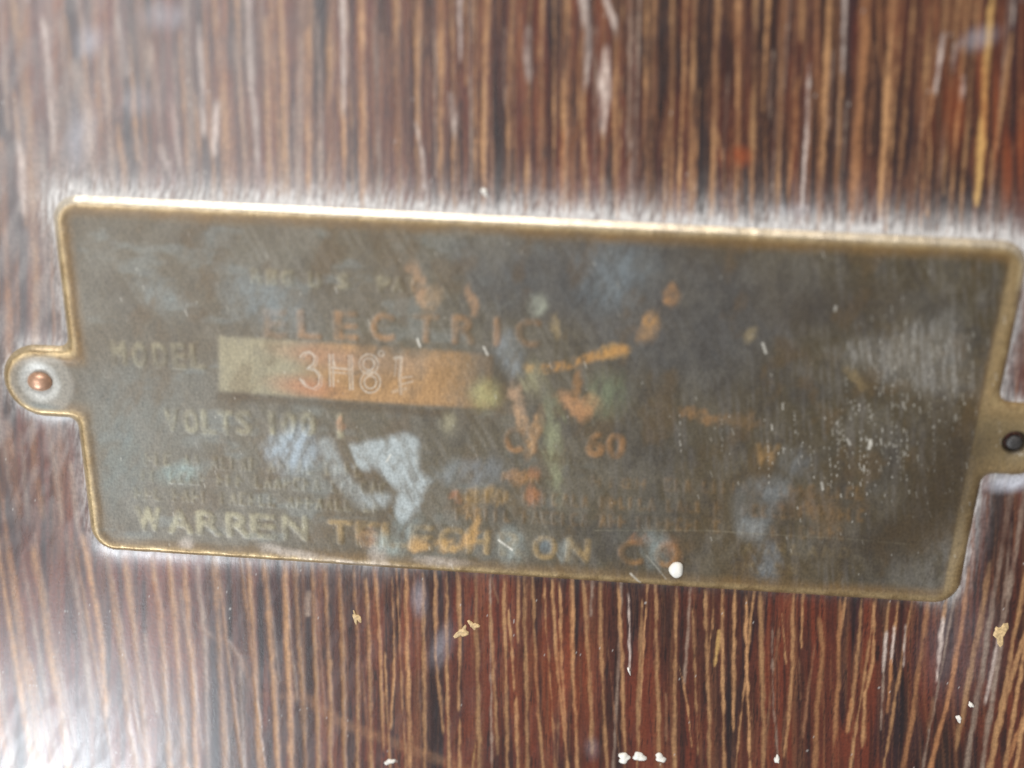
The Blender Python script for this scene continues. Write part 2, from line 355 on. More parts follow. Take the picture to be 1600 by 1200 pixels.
def build_wood():
    x = np.arange(-0.0525, 0.0525, 0.000082); y = np.arange(-0.047, 0.042, 0.00017)
    nx, ny = len(x), len(y)
    X, Y = np.meshgrid(x, y)
    PX, PY = w2px(X, Y)
    straight = PX                                            # grain runs roughly along the picture's verticals
    u, v = w2l(X, Y); sd = outline(u, v)
    # ground colour between the pale lines: dark brown to red brown in long flames
    fl = fbm(straight, PY, 26, 420, 1, 4); fl2 = fbm(straight, PY, 150, 260, 7, 3); fl3 = fbm(straight, PY, 9, 160, 15, 3)
    t = np.clip((fl * 0.5 + fl3 * 0.2 + fl2 * 0.45 - 0.45) * 4.2, 0, 1)
    red = ss(500, 820, PY) * ss(250, 600, PX) * 0.30 * (1 - 0.9 * ss(1000, 1450, PX)) - 0.22 * (1 - ss(300, 700, PY)) - 0.25 * ss(1150, 1500, PX) * ss(600, 900, PY)
    t = np.clip(t + red * 0.6, 0, 1)
    C = np.zeros(X.shape + (3,)) + lin((50, 32, 27))
    C = mixc(C, (96, 44, 28), t)
    C = mixc(C, (34, 26, 30), ss(0.60, 0.72, fbm(straight, PY, 22, 300, 31, 3)) * 0.75)
    # fine secondary fibres and dark pores between the broad lines
    C = mixc(C, (30, 22, 20), ss(0.42, 0.66, fbm(PX, PY, 60, 120, 39, 4)) * (0.18 + 0.2 * ss(700, 900, PY)))
    f1 = fbm(PX + (fl2 - 0.5) * 20, PY, 3.4, 150, 33, 3); f2 = fbm(PX, PY, 2.6, 34, 35, 3); f3 = fbm(PX + (fl2 - 0.5) * 20, PY, 7.5, 420, 37, 2)
    C = mixc(C, (128, 84, 54), ss(0.52, 0.74, f1) * (0.62 - 0.36 * ss(700, 900, PY)) * (0.45 + 0.8 * fl2))
    C = mixc(C, (140, 96, 62), ss(0.60, 0.80, f3) * (0.5 - 0.3 * ss(700, 900, PY)))
    C = mixc(C, (26, 18, 18), ss(0.60, 0.78, f2) * 0.75)
    C = mixc(C, (26, 19, 20), ss(0.58, 0.74, 1 - f3) * 0.6)
    blur = 1 - ss(250, 700, PX)                              # lines on the left are broader and paler edged
    H = (fbm(X * 1e3, Y * 1e3, 0.6, 4.0, 40, 3) - 0.5) * 0.000005
    wob = (fbm(PX, PY, 40, 34, 51, 4) - 0.5)
    edge = (fbm(PX, PY, 5, 16, 61, 3) - 0.5)
    along = fbm(PX, PY, 14, 70, 71, 3)
    fine = fbm(PX, PY, 5, 7, 77, 3)
    gap = fbm(PX, PY, 19, 95, 79, 4)
    for k, (pts, w, tone) in enumerate(S):
        ys = np.array([p[1] for p in pts]); xs = np.array([p[0] for p in pts])
        lo, hi = ys[0], ys[-1]
        if lo <= 2: ys = np.r_[-400, ys]; xs = np.r_[xs[0] + (xs[0] - xs[1]) / (ys[1] - ys[2] + 1e-6) * -0.0 , xs]; lo = -500
        if hi > 1195: hi = 2000
        pad = w * 2 + 14
        c0 = np.searchsorted(PX[ny // 2], xs.min() - 160); c1 = np.searchsorted(PX[ny // 2], xs.max() + 160)
        sl = (slice(None), slice(max(c0, 0), min(c1, nx)))
        px, py = PX[sl], PY[sl]
        if px.size == 0: continue
        xc = np.interp(py, ys, xs) + wob[sl] * 2.8
        ramp = max(10.0, min(40.0, (hi - lo) * 0.22)) if tone != 'w' else max(14.0, min((hi - lo) * 0.5, 140.0))
        endw = np.clip((py - lo + 6) / ramp, 0, 1) * np.clip((hi + 6 - py) / ramp, 0, 1)
        half = w * 0.5 * (0.36 + 0.54 * along[sl]) * (1 - 0.14 * ss(800, 950, py)) * (0.35 + 0.65 * np.sqrt(endw)) * (1 + 0.12 * blur[sl])
        soft = 1.3 + 2.4 * blur[sl] + half * 0.40
        d = np.abs(px - xc) + edge[sl] * 4.6
        a = (1 - ss(-1, 1, (d - half) / soft)) * (endw > 0) * ss(0, 0.25, endw)
        a *= ALPHA[tone] * (0.50 + 0.70 * along[sl]) * (1 + 0.15 * ss(800, 950, py)) * (0.55 + 0.8 * fine[sl]) * np.maximum(0.45 + 0.75 * ss(0.33, 0.56, gap[sl]), 0.95 * ss(800, 950, py))
        col = np.array(TONE[tone]) * (0.88 + 0.22 * ((k * 37) % 17) / 17)
        # reddish margin either side of a line, then the line
        C[sl] = mixc(C[sl], (88, 46, 30), np.clip((1 - ss(-1, 1, (d - half * 1.7) / (soft * 2))) * 0.35 * endw, 0, 1))
        C[sl] = mixc(C[sl], tuple(np.minimum(col, 235)), a)
        H[sl] -= a * 0.000005
    # brown rubbed band crossing the lower middle
    a = stroke(PX, PY, [(470, 1085), (530, 1128), (640, 1170), (760, 1215)], 15, 10) * (0.4 + 0.6 * along)
    C = mixc(C, (150, 108, 74), a * 0.42 * (0.4 + fine))
    a = stroke(PX, PY, [(310, 978), (370, 1015), (400, 1085), (460, 1090)], 9, 8) * along
    C = mixc(C, (170, 130, 100), a * 0.25)
    # orange bare patches of varnish
    for cx, cy, rx, ry, s in ((1150, 245, 22, 14, .7), (1520, 170, 60, 70, .35), (1590, 260, 40, 60, .4), (870, 1060, 60, 90, .25), (620, 990, 50, 60, .25)):
        C = mixc(C, (148, 70, 30), blob(PX, PY, cx, cy, rx, ry, 0, 0.8) * s * ss(0.3, 0.6, fl3))
    # rubbed haze, upper left and beside the plate: scuffs plus a painted reflection veil
    rub = fbm(PX + PY * 0.35, PY, 13, 42, 91, 4)
    rub2 = fbm(PX, PY, 120, 90, 95, 3)
    hz = ss(0.36, 0.72, rub) * np.clip(1.05 - PX / 620, 0, 1) * (1 - ss(700, 900, PY)) * 0.55 * (0.5 + rub2)
    C = mixc(C, (150, 144, 140), hz * 0.65)
    # whitish pockets; the one under the right tab is a painted reflection
    for cx, cy, rx, ry, ang, s in ((140, 65, 16, 22, 20, .5), (255, 25, 26, 18, 0, .5), (125, 215, 20, 40, 10, .35), (215, 160, 22, 18, 0, .3), (1530, 60, 26, 14, -20, .35), (1240, 330, 30, 10, 0, .4),
                                   (655, 935, 10, 22, 0, .45), (690, 1010, 14, 28, 20, .3), (1500, 1010, 50, 70, 0, .12), (925, 1170, 9, 14, 0, .22), (1580, 752, 30, 12, -8, 1.2), (1545, 640, 10, 30, 0, .3)):
        C = mixc(C, (172, 172, 180), blob(PX, PY, cx, cy, rx, ry, ang, 0.9) * s * (0.3 + rub))
    B = C
    for _ in range(3): B = np.stack([blur1(B[..., c], 1) for c in range(3)], -1)
    C = C + (B - C) * np.clip(0.05 + 0.9 * blur, 0, 1)[..., None]
    # pale edge haze, painted reflection over polish residue: strong above, weak below, brushed strokes
    spx = sd / 0.0000425                                    # distance from plate in picture pixels
    brush = fbm(PX + PY * 0.12, PY, 3.2, 17, 111, 3)
    upn = np.clip((v - 0.0) / (HGT / 2), -1, 1)
    above = ss(0.55, 1.02, upn) * 1.0
    rightside = ss(0.86, 1.0, u / (W / 2)) * 0.5
    leftside = ss(0.86, 1.0, -u / (W / 2)) * 0.4
    below = ss(0.55, 1.02, -upn) * (1 - ss(560, 760, PX)) * 0.34
    amount = np.clip(np.maximum.reduce([above, rightside, leftside, below, np.full(X.shape, 0.06)]), 0, 1)
    reach = 9 + 17 * amount + 14 * (fbm(PX, PY, 90, 400, 121, 3) - 0.5)
    under = ss(-14, -4, spx)                                # no haze beneath the plate itself
    edge_haze = under * np.exp(-np.clip(spx, 0, None) / reach * 1.25) * amount * (0.42 + 0.95 * ss(0.2, 0.8, brush))
    # whitish haze colour laid over the wood
    C = mixc(C, (198, 194, 190), np.clip(edge_haze * 1.3 * (0.75 + 0.5 * fine), 0, 0.95))
    # varnish swelling against the plate: a fillet with real height
    H += under * np.exp(-np.clip(spx, 0, None) / 16) * (0.00010 + 0.00016 * amount)
    H += (brush - 0.5) * edge_haze * 0.000018
    # little pits and white dust
    sp = vnoise(PX / 2.2, PY / 3.4, 131)
    dust = (sp > 0.972) * (vnoise(PX / 60, PY / 60, 133) > 0.60) * 0.5
    C = mixc(C, (190, 186, 180), dust)
    rough = 0.275 + 0.16 * edge_haze + 0.05 * ss(0.45, 0.7, rub) + 0.05 * (fl3 - 0.5)
    rough = np.clip(rough, 0.2, 0.7)
    verts = np.stack([X, Y, H], -1).reshape(-1, 3)
    # the panel is a board with thickness: a skirt goes down all round
    idx = np.arange(nx * ny).reshape(ny, nx)
    f = np.stack([idx[:-1, :-1], idx[:-1, 1:], idx[1:, 1:], idx[1:, :-1]], -1).reshape(-1, 4)
    ring = np.concatenate([idx[0, :-1], idx[:-1, -1], idx[-1, :0:-1], idx[:0:-1, 0]])
    low = verts[ring].copy(); low[:, 2] = -0.006
    n0 = len(verts); nr = len(ring); j = np.arange(nr); jn = (j + 1) % nr
    skirt = np.stack([ring[j], n0 + j, n0 + jn, ring[jn]], -1)
    verts = np.concatenate([verts, low])
    f = np.concatenate([f, skirt])
    tint = C.reshape(-1, 3); aux = np.stack([rough, np.zeros_like(rough), np.full_like(rough, 0.55)], -1).reshape(-1, 3)
    tint = np.concatenate([tint, tint[ring]]); aux = np.concatenate([aux, aux[ring]])
    o = mesh_from('wood_panel', verts, f, MAT_WOOD)
    put_attr(o, np.clip(tint, 0.004, 0.9), aux)
    tag(o, 'dark red brown varnished wood with pale vertical grain lines behind the plate', None, None, 'structure')
    return o
build_wood()

# ------------------------------------------------------------------ the plate
STEP = 0.000066
PU = np.arange(-W / 2 - 0.0056, W / 2 + 0.0056, STEP); PV = np.arange(-HGT / 2 - 3 * STEP, HGT / 2 + 3 * STEP, STEP)
U, V = np.meshgrid(PU, PV)
WX, WY = l2w(U, V)
QX, QY = w2px(WX, WY)
SD = outline(U, V)

_glyphs = {}
def glyph(ch):
    if ch in _glyphs: return _glyphs[ch]
    c = bpy.data.curves.new('glyph', 'FONT'); c.body = ch; c.size = 1.0; c.resolution_u = 4; c.fill_mode = 'FRONT'
    o = bpy.data.objects.new('glyph', c); COL.objects.link(o)
    dg = bpy.context.evaluated_depsgraph_get()
    me = o.evaluated_get(dg).to_mesh()
    me.calc_loop_triangles()
    vs = np.array([v.co[:2] for v in me.vertices]); tr = np.array([t.vertices[:] for t in me.loop_triangles])
    o.evaluated_get(dg).to_mesh_clear()
    bpy.data.objects.remove(o); bpy.data.curves.remove(c)
    _glyphs[ch] = (vs, tr)
    return _glyphs[ch]

def put_glyph(canvas, ch, cx, cy, h, w=None, jit=0.0):
    """draw glyph with its middle at picture point (cx, cy), height and width in picture pixels, along the plate's own axes"""
    vs, tr = glyph(ch)
    mn, mx = vs.min(0), vs.max(0)
    k = 0.0000425
    hh = h * k
    ww = (w * k) if w and ch not in 'I1' else hh * (mx[0] - mn[0]) / (mx[1] - mn[1])
    lu, lv = px2l(cx, cy)
    q = (vs - (mn + mx) / 2) / (mx - mn) * np.array([ww, hh]) + np.array([lu, lv])
    g = (q - np.array([PU[0], PV[0]])) / STEP
    for a, b, c in tr:
        t = g[[a, b, c]]
        x0, y0 = np.floor(t.min(0)).astype(int) - 1; x1, y1 = np.ceil(t.max(0)).astype(int) + 2
        x0 = max(x0, 0); y0 = max(y0, 0); x1 = min(x1, canvas.shape[1]); y1 = min(y1, canvas.shape[0])
        if x1 <= x0 or y1 <= y0: continue
        gx, gy = np.meshgrid(np.arange(x0, x1), np.arange(y0, y1))
        den = (t[1, 0] - t[0, 0]) * (t[2, 1] - t[0, 1]) - (t[2, 0] - t[0, 0]) * (t[1, 1] - t[0, 1])
        if abs(den) < 1e-9: continue
        s = np.sign(den); mnv = np.full(gx.shape, 9.0)
        for i in range(3):
            p0, p1 = t[i], t[(i + 1) % 3]
            e = ((p1[0] - p0[0]) * (gy - p0[1]) - (p1[1] - p0[1]) * (gx - p0[0])) * s / (np.hypot(*(p1 - p0)) + 1e-9)
            mnv = np.minimum(mnv, e)
        canvas[y0:y1, x0:x1] = np.maximum(canvas[y0:y1, x0:x1], np.clip(mnv + 0.6, 0, 1))

def text_row(chars, h, w=None):
    """chars: [(char, x, y)]"""
    c = np.zeros(U.shape)
    for ch, x, y in chars: put_glyph(c, ch, x, y, h, w)
    return c

def spaced(s, x0, x1, y0, slope=0.056):
    n = len(s); out = []
    for i, ch in enumerate(s):
        if ch != ' ':
            x = x0 + (x1 - x0) * (i + 0.5) / n
            out.append((ch, x, y0 + slope * (x - x0)))
    return out

ROWS = []       # (name of the line, mask, sRGB colour, strength)
KH = (160, 152, 124); OR = (176, 128, 80); DIM = (146, 136, 108)
ROWS.append((text_row([(c, x, y) for c, x, y in zip('REGUSPAT', (405, 428, 452, 494, 540, 602, 624, 646), (428, 430, 431, 434, 436, 440, 441, 442))], 23, 17), DIM, .62))
ROWS.append((text_row([(c, x, y) for c, x, y in zip('ELECTRIC', (434, 486, 543, 600, 668, 727, 778, 826), (502, 503, 505, 507, 509, 511, 514, 516))], 46, 36), OR, .51))
ROWS.append((text_row([(c, x, y) for c, x, y in zip('MODEL', (190, 222, 254, 284, 312), (548, 550, 551, 552, 553))], 42, 21), DIM, .62))
ROWS.append((text_row([(c, x, y) for c, x, y in zip('VOLTS1001', (272, 302, 330, 356, 384, 428, 454, 484, 534), (652, 654, 655, 656, 656, 656, 657, 658, 661))], 42, 22), KH, .72))
ROWS.append((text_row([(c, x, y) for c, x, y in zip('CY60', (803, 836, 930, 962), (682, 683, 689, 692))], 44, 27), OR, .58))
ROWS.append((text_row([('W', 1197, 706)], 40, 36), (168, 132, 84), .7))
ROWS.append((text_row([(c, x, y) for c, x, y in zip('WARREN', (236, 285, 330, 376, 414, 464), (806, 809, 812, 815, 817, 819))], 46, 42), KH, .75))
ROWS.append((text_row([(c, x, y) for c, x, y in zip('TELECHRON', (534, 577, 617, 660, 706, 748, 800, 852, 903), (826, 829, 831, 834, 837, 841, 845, 850, 854))], 45, 38), (168, 140, 94), .72))
ROWS.append((text_row([(c, x, y) for c, x, y in zip('CO', (986, 1042), (857, 861))], 46, 40), (160, 118, 72), .72))
ROWS.append((text_row(spaced('ASHLAND', 1156, 1330, 850, .05), 19, 17), (172, 148, 104), .505))
ROWS.append((text_row(spaced('MASS', 1156, 1250, 880, .05), 19, 17), (172, 148, 104), .505))
ROWS.append((text_row(spaced('FOR   HIGH', 780, 1012, 740, .05), 19, 15), (164, 126, 80), .5))

# lines of small print too worn to read: rows of broken upright and level strokes
def worn_row(x0, x1, y0, slope, h, seed):
    r = random.Random(seed); c = np.zeros(U.shape); x = x0
    while x < x1:
        n = r.randint(2, 7)
        for _ in range(n):
            yy = y0 + slope * (x - x0)
            pts = r.choice([[(0, -h / 2), (0, h / 2)], [(0, -h / 2), (0, h / 2), (7, h / 2)], [(7, -h / 2), (0, -h / 2), (0, h / 2), (7, h / 2)], [(0, h / 2), (4, -h / 2), (8, h / 2)], [(0, -h / 2), (0, h / 2), (0, 0), (7, 0)]])
            sub = (np.abs(QX - x - 4) < 16) & (np.abs(QY - yy) < h)
            if sub.any():
                c[sub] = np.maximum(c[sub], stroke(QX[sub], QY[sub], [(x + a, yy + b) for a, b in pts], 4.2, 2.5))
            x += 15 if h < 25 else 24
            if x > x1: break
        x += 14
    return c
for args in ((232, 560, 712, .055, 17, 1), (226, 600, 738, .055, 15, 2), (216, 590, 766, .055, 15, 3), (1040, 1360, 752, .05, 16, 4), (716, 1120, 768, .05, 16, 5), (1160, 1340, 792, .05, 16, 9), (715, 1130, 797, .05, 16, 6), (1160, 1330, 822, .05, 16, 7)):
    ROWS.append((worn_row(*args), (150, 140, 112) if args[0] < 600 else (148, 114, 72), .40 if args[0] < 600 else .505))

def build_plate():
    X, Y = QX, QY
    dl = -SD                                                   # distance inside the outline
    dpx = dl / 0.0000425
    n1 = fbm(X, Y, 60, 60, 201, 4); n2 = fbm(X + Y * 0.4, Y, 9, 34, 211, 4); n3 = fbm(X, Y, 16, 16, 221, 4); nb = fbm(X, Y, 190, 150, 231, 3)
    diag = fbm(X - Y * 0.55, Y, 7, 46, 241, 4)
    C = np.zeros(X.shape + (3,)) + lin((98, 89, 71))
    right = ss(500, 1200, X)
    C = mixc(C, (72, 62, 44), right * 0.85)
    C = mixc(C, (114, 108, 96), (1 - ss(150, 620, X)) * 0.6)
    vert = fbm(X - Y * 0.06, Y, 4.5, 42, 243, 4)
    C = mixc(C, (122, 115, 102), ss(0.45, 0.68, diag) * 0.6 * (1 - 0.8 * right))
    C = mixc(C, (112, 106, 100), ss(0.48, 0.72, vert) * 0.45 * right)
    C = mixc(C, (70, 66, 60), ss(0.50, 0.72, n1) * 0.5 * (0.4 + 0.6 * right))
    C = mixc(C, (88, 70, 42), ss(0.48, 0.70, nb) * 0.35)
    C = mixc(C, (130, 136, 132), ss(0.56, 0.74, fbm(X, Y, 70, 26, 251, 4)) * 0.35 * (1 - right))
    # dull slate tarnish across the upper right middle
    a = poly(X, Y, [(700, 390), (820, 360), (1010, 370), (1160, 420), (1230, 520), (1100, 600), (1000, 560), (880, 500), (760, 470)], 40) * (0.35 + 0.9 * diag)
    C = mixc(C, (96, 96, 96), a * 0.6)
    for cx, cy, rx, ry in ((1040, 420, 90, 50), (1230, 470, 110, 40), (860, 440, 90, 40), (1120, 560, 90, 50), (1010, 390, 40, 30), (900, 470, 70, 26), (1090, 480, 50, 60), (770, 560, 22, 30), (1000, 690, 60, 40)):
        C = mixc(C, (64, 60, 56), blob(X, Y, cx, cy, rx, ry, 0, 0.9) * 0.55 * (0.4 + n1))
    # blank strip left for the number: brass showing through
    strip = poly(X, Y, [(346, 521), (560, 534), (772, 549), (768, 634), (560, 622), (346, 606)], 4.5)
    strip *= 1 - 0.8 * blob(X + (n3 - 0.5) * 30, Y, 620, 538, 60, 16, 4, 0.7) * n2 * 1.6
    strip = np.clip(strip, 0, 1)
    wear = ss(0.30, 0.62, n3 + 0.30 * (1 - np.abs(X - 640) / 330))
    C = mixc(C, (152, 142, 114), strip * (1 - ss(450, 520, X)) * 0.9)
    C = mixc(C, (166, 128, 84), strip * ss(450, 530, X) * (1 - ss(670, 780, X) * (0.55 + 0.6 * n3)) * (0.45 + 0.5 * wear))
    C = mixc(C, (170, 116, 82), strip * blob(X, Y, 480, 600, 46, 14, 8, 0.8) * 0.7)
    C = mixc(C, (168, 120, 90), strip * blob(X, Y, 500, 550, 60, 14, 8, 0.8) * 0.5)
    C = mixc(C, (150, 132, 116), strip * blob(X, Y, 600, 560, 60, 20, 0, 0.9) * 0.5)
    C = mixc(C, (186, 178, 122), blob(X, Y, 760, 612, 20, 20, 0, 0.9) * n3)
    # dark line under the strip
    C = mixc(C, (84, 66, 40), stroke(X, Y, [(350, 614), (560, 630), (700, 642)], 12, 12) * 0.55)
    mott = fbm(X + Y * 0.2, Y, 8, 13, 271, 4)
    # mottled tarnish: grey and slate clouds, finely broken
    m1 = fbm(X + Y * 0.25, Y, 44, 60, 281, 5); m2 = fbm(X, Y, 24, 34, 291, 4); m3 = fbm(X, Y, 5, 9, 295, 3)
    C = mixc(C, (120, 114, 102), ss(0.50, 0.70, m1) * (0.15 + 0.5 * m3) * 0.55)
    C = mixc(C, (62, 56, 50), ss(0.52, 0.66, m2) * 0.45 * (0.4 + 0.6 * right) * ss(0.3, 0.6, m3))
    C = mixc(C, (96, 74, 44), ss(0.54, 0.70, 1 - m1) * 0.35)
    # lettering
    H = np.zeros(X.shape)
    wearl = ss(0.22, 0.58, n3 * 0.6 + n2 * 0.5)
    letters = np.zeros(X.shape)
    for mask, col, st in ROWS:
        mk = blur1(ss(0.04, 0.26, blur1(mask, 5)) if st > .505 else mask, 4)
        a = mk * st * (0.28 + 0.7 * wearl) * (0.5 + 0.5 * ss(0.35, 0.6, fbm(X, Y, 46, 40, 261, 3)))
        a = a * (0.50 + 0.50 * ss(0.36, 0.56, mott))
        C = mixc(C, col, a)
        letters = np.maximum(letters, mk)
        H += mk * 0.000025
    # bare copper coloured patches, worn through by hand
    P = [((808, 622, 10, 26, -10), (188, 150, 120), .8), ((836, 672, 9, 34, 14), (182, 136, 88), .8), ((818, 655, 10, 20, -20), (186, 146, 110), .75),
         ((892, 622, 20, 12, 25), (188, 132, 88), .85), ((922, 626, 18, 13, -25), (188, 130, 84), .85), ((910, 640, 14, 14, 0), (184, 126, 80), .8), ((902, 596, 7, 20, 8), (160, 106, 58), .6),
         ((1012, 508, 15, 22, 20), (184, 132, 74), .9), ((1047, 455, 13, 16, 20), (186, 128, 74), .9), ((958, 543, 24, 10, -12), (190, 148, 86), .9), ((868, 506, 8, 16, -15), (174, 150, 104), .55),
         ((672, 460, 18, 18, -20), (190, 152, 112), .5), ((655, 440, 10, 32, -16), (184, 140, 106), .55), ((738, 468, 9, 22, -18), (190, 140, 100), .55),
         ((812, 740, 20, 12, 0), (164, 108, 54), .6), ((836, 735, 9, 9, 0), (170, 100, 62), .5), ((833, 770, 13, 16, 0), (172, 100, 58), .65), ((713, 768, 9, 9, 0), (172, 100, 62), .55), ((760, 770, 34, 14, 4), (156, 120, 62), .65),
         ((735, 790, 20, 10, 4), (160, 118, 66), .5), ((576, 832, 12, 14, 0), (172, 112, 74), .55), ((655, 842, 14, 12, 0), (198, 152, 90), .9), ((700, 848, 20, 10, 5), (198, 154, 92), .85), ((738, 830, 10, 26, 28), (196, 148, 84), .9),
         ((1095, 645, 34, 10, 10), (136, 92, 48), .75), ((1160, 652, 30, 9, 8), (124, 88, 50), .55), ((1172, 518, 7, 13, 28), (170, 152, 110), .7), ((1336, 585, 7, 22, -35), (164, 140, 96), .75),
         ((1048, 855, 14, 22, -20), (142, 86, 52), .6), ((1000, 838, 18, 7, 8), (142, 86, 52), .55), ((534, 657, 5, 10, -15), (180, 112, 80), .55), ((1290, 800, 26, 30, 0), (122, 86, 46), .4), ((1250, 780, 30, 20, 0), (128, 84, 48), .4)]
    for (cx, cy, rx, ry, an), col, s in P:
        b = blob(X + (n3 - 0.5) * 18, Y + (n2 - 0.5) * 22, cx, cy, rx * 1.05, ry * 1.05, an, 0.45)
        b = b * (0.50 + 0.55 * ss(0.34, 0.56, mott))
        col = np.array(col) * 0.62 + np.array([142, 122, 92]) * 0.38
        C = mixc(C, col, b * s * (0.5 + 0.5 * wear))
    # curved rub
    a = stroke(X, Y + (n3 - 0.5) * 6, [(826, 572), (865, 570), (900, 562), (935, 550), (975, 540)], 13, 9)
    C = mixc(C, (180, 132, 72), a * 0.65 * (0.1 + 1.0 * ss(0.35, 0.6, mott)))
    # greenish and blue grey bloom
    G = [((865, 690, 12, 60, -6), (150, 152, 118), .6), ((948, 612, 24, 26, 0), (112, 120, 92), .6), ((842, 470, 12, 12, 0), (168, 170, 150), .6), ((704, 664, 10, 16, 0), (156, 148, 118), .6), ((835, 585, 14, 20, 0), (158, 152, 116), .5),
         ((460, 702, 30, 26, 0), (168, 180, 188), .8), ((740, 735, 46, 18, 0), (132, 138, 142), .45), ((420, 470, 60, 30, 30), (128, 138, 140), .5), ((255, 460, 40, 20, 40), (134, 142, 140), .4), ((285, 735, 30, 12, 0), (140, 160, 156), .55),
         ((190, 720, 34, 60, 0), (120, 130, 126), .4), ((606, 845, 26, 14, 12), (158, 170, 164), .6), ((640, 815, 22, 20, 0), (130, 142, 140), .5), ((796, 545, 14, 26, -18), (146, 156, 162), .6), ((960, 430, 50, 40, -20), (124, 134, 138), .5),
         ((1195, 870, 15, 28, 0), (116, 122, 126), .6), ((1172, 822, 18, 12, 0), (150, 152, 148), .55), ((1210, 765, 20, 18, 0), (130, 136, 138), .5), ((1240, 715, 24, 20, 0), (120, 122, 122), .45), ((1460, 890, 60, 50, -30), (112, 108, 100), .5), ((1490, 840, 26, 30, 0), (118, 114, 108), .5),
         ((240, 620, 80, 60, 0), (118, 124, 120), .3), ((885, 858, 10, 14, 0), (150, 156, 150), .5), ((1022, 852, 16, 18, 0), (138, 150, 148), .5), ((850, 845, 10, 12, 0), (110, 124, 130), .5), ((800, 848, 20, 22, 0), (150, 158, 152), .5)]
    for (cx, cy, rx, ry, an), col, s in G:
        b = blob(X + (diag - 0.5) * 26, Y + (n1 - 0.5) * 30, cx, cy, rx * 1.1, ry * 1.1, an, 0.75)
        C = mixc(C, col, b * s * (0.25 + 0.9 * ss(0.25, 0.7, n2 * 0.6 + mott * 0.4)))
    ringm = np.clip(blob(X, Y, 1178, 790, 34, 46, 0, 0.4) - 0.7 * blob(X, Y, 1180, 782, 16, 26, 0, 0.6), 0, 1)
    C = mixc(C, (116, 120, 120), ringm * 0.45 * (0.4 + n2))
    big = poly(X + (diag - 0.5) * 20, Y + (n1 - 0.5) * 20, [(553, 690), (590, 684), (632, 672), (655, 684), (656, 722), (674, 745), (655, 788), (634, 808), (618, 800), (630, 762), (598, 735), (556, 722)], 8)
    big = np.maximum(big, 0.75 * stroke(X, Y, [(512, 690), (535, 740), (568, 778), (602, 776)], 20, 18))
    C = mixc(C, (168, 175, 174), big * (0.42 + 0.58 * ss(0.3, 0.62, diag * 0.5 + mott * 0.5)) * 0.9)
    # the raised rim, rubbed to brass
    rimw = 15.5 + 4 * (n1 - 0.5)
    rim = 1 - ss(rimw - 6, rimw + 6, dpx)
    inner = (1 - ss(rimw, rimw + 24, dpx)) * (1 - rim)
    C = mixc(C, (126, 96, 54), inner * (0.5 + 0.35 * (V > 0)) * (0.5 + n1))
    C = mixc(C, (182, 156, 112), rim * (0.72 + 0.4 * (n3 - 0.3)))
    C = mixc(C, (150, 116, 72), (1 - ss(0, 3.5, dpx)) * 0.4)
    nick = fbm(X, Y, 22, 22, 301, 4)
    C = mixc(C, (120, 96, 62), rim * ss(0.44, 0.66, nick) * 0.65)
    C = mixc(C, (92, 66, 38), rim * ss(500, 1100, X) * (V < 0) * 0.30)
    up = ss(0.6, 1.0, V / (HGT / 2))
    C = mixc(C, (226, 218, 202), (1 - ss(6, 13, dpx)) * up * (1 - 0.45 * ss(300, 1200, X)) * (0.75 + 0.4 * (n2 - 0.5)))  # bright highlight painted along the upper bevel
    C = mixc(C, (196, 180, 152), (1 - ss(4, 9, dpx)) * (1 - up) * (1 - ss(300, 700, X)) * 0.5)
    # whitish crumbs on the rim, lower left
    for cx, cy, rx, ry, an in ((296, 843, 10, 7, 0), (430, 852, 18, 6, 12), (470, 860, 30, 5, 8), (590, 862, 12, 16, -18), (555, 872, 60, 4, 4), (690, 872, 34, 5, 5)):
        C = mixc(C, (196, 184, 172), blob(X + (n2 - 0.5) * 14, Y + (n3 - 0.5) * 10, cx, cy, rx, ry, an, 0.9) * 0.7 * (0.2 + mott))
    # mounting tabs: duller, dished round the pins
    lu, lv = TABL; ru, rv = TABR
    dL = np.hypot(U - lu, V - lv) / 0.0000425; dR = np.hypot(U - px2l(1583, 688)[0], V - px2l(1583, 688)[1]) / 0.0000425
    tabm = (1 - ss(52, 66, dL)) * (1 - rim)
    C = mixc(C, (146, 140, 128), tabm * 0.7)
    C = mixc(C, (84, 104, 108), blob(X, Y, 80, 640, 34, 12, 18, 0.8) * 0.6 * (1 - rim))
    C = mixc(C, (196, 196, 190), np.clip(1 - np.abs(dL - 27) / 14, 0, 1) * 0.85 * (0.4 + n2))  # pale ring paints the dish's reflection round the nail
    tabr = (U > W / 2 - 0.0012) * (1 - rim)
    C = mixc(C, (140, 120, 84), tabr * 0.6)
    C = np.stack([blur1(C[..., c], 2) for c in range(3)], -1)
    # scratches: fine short cuts of bare metal, glints painted in, running down the plate on its right side
    rs = random.Random(77)
    cuts = np.zeros(X.shape)
    marks = []
    for _ in range(150):
        x = rs.gauss(1370, 90); y = rs.gauss(680, 62)
        L = rs.choice([2, 2, 2, 3, 3, 5, 9]); marks.append((x, y, L, rs.uniform(0.25, 0.85), rs.uniform(0.8, 1.7), 0.12))
    for _ in range(120):
        x = rs.uniform(180, 1500); y = rs.uniform(360, 880)
        marks.append((x, y, rs.choice([2, 3, 5, 9]), rs.uniform(0.15, 0.5), rs.uniform(0.8, 1.6), 0.35))
    for _ in range(120):
        x = rs.gauss(1430, 50); y = rs.gauss(555, 36)
        marks.append((x, y, rs.uniform(2, 12), rs.uniform(0.15, 0.4), rs.uniform(1.2, 2.0), 0.06))
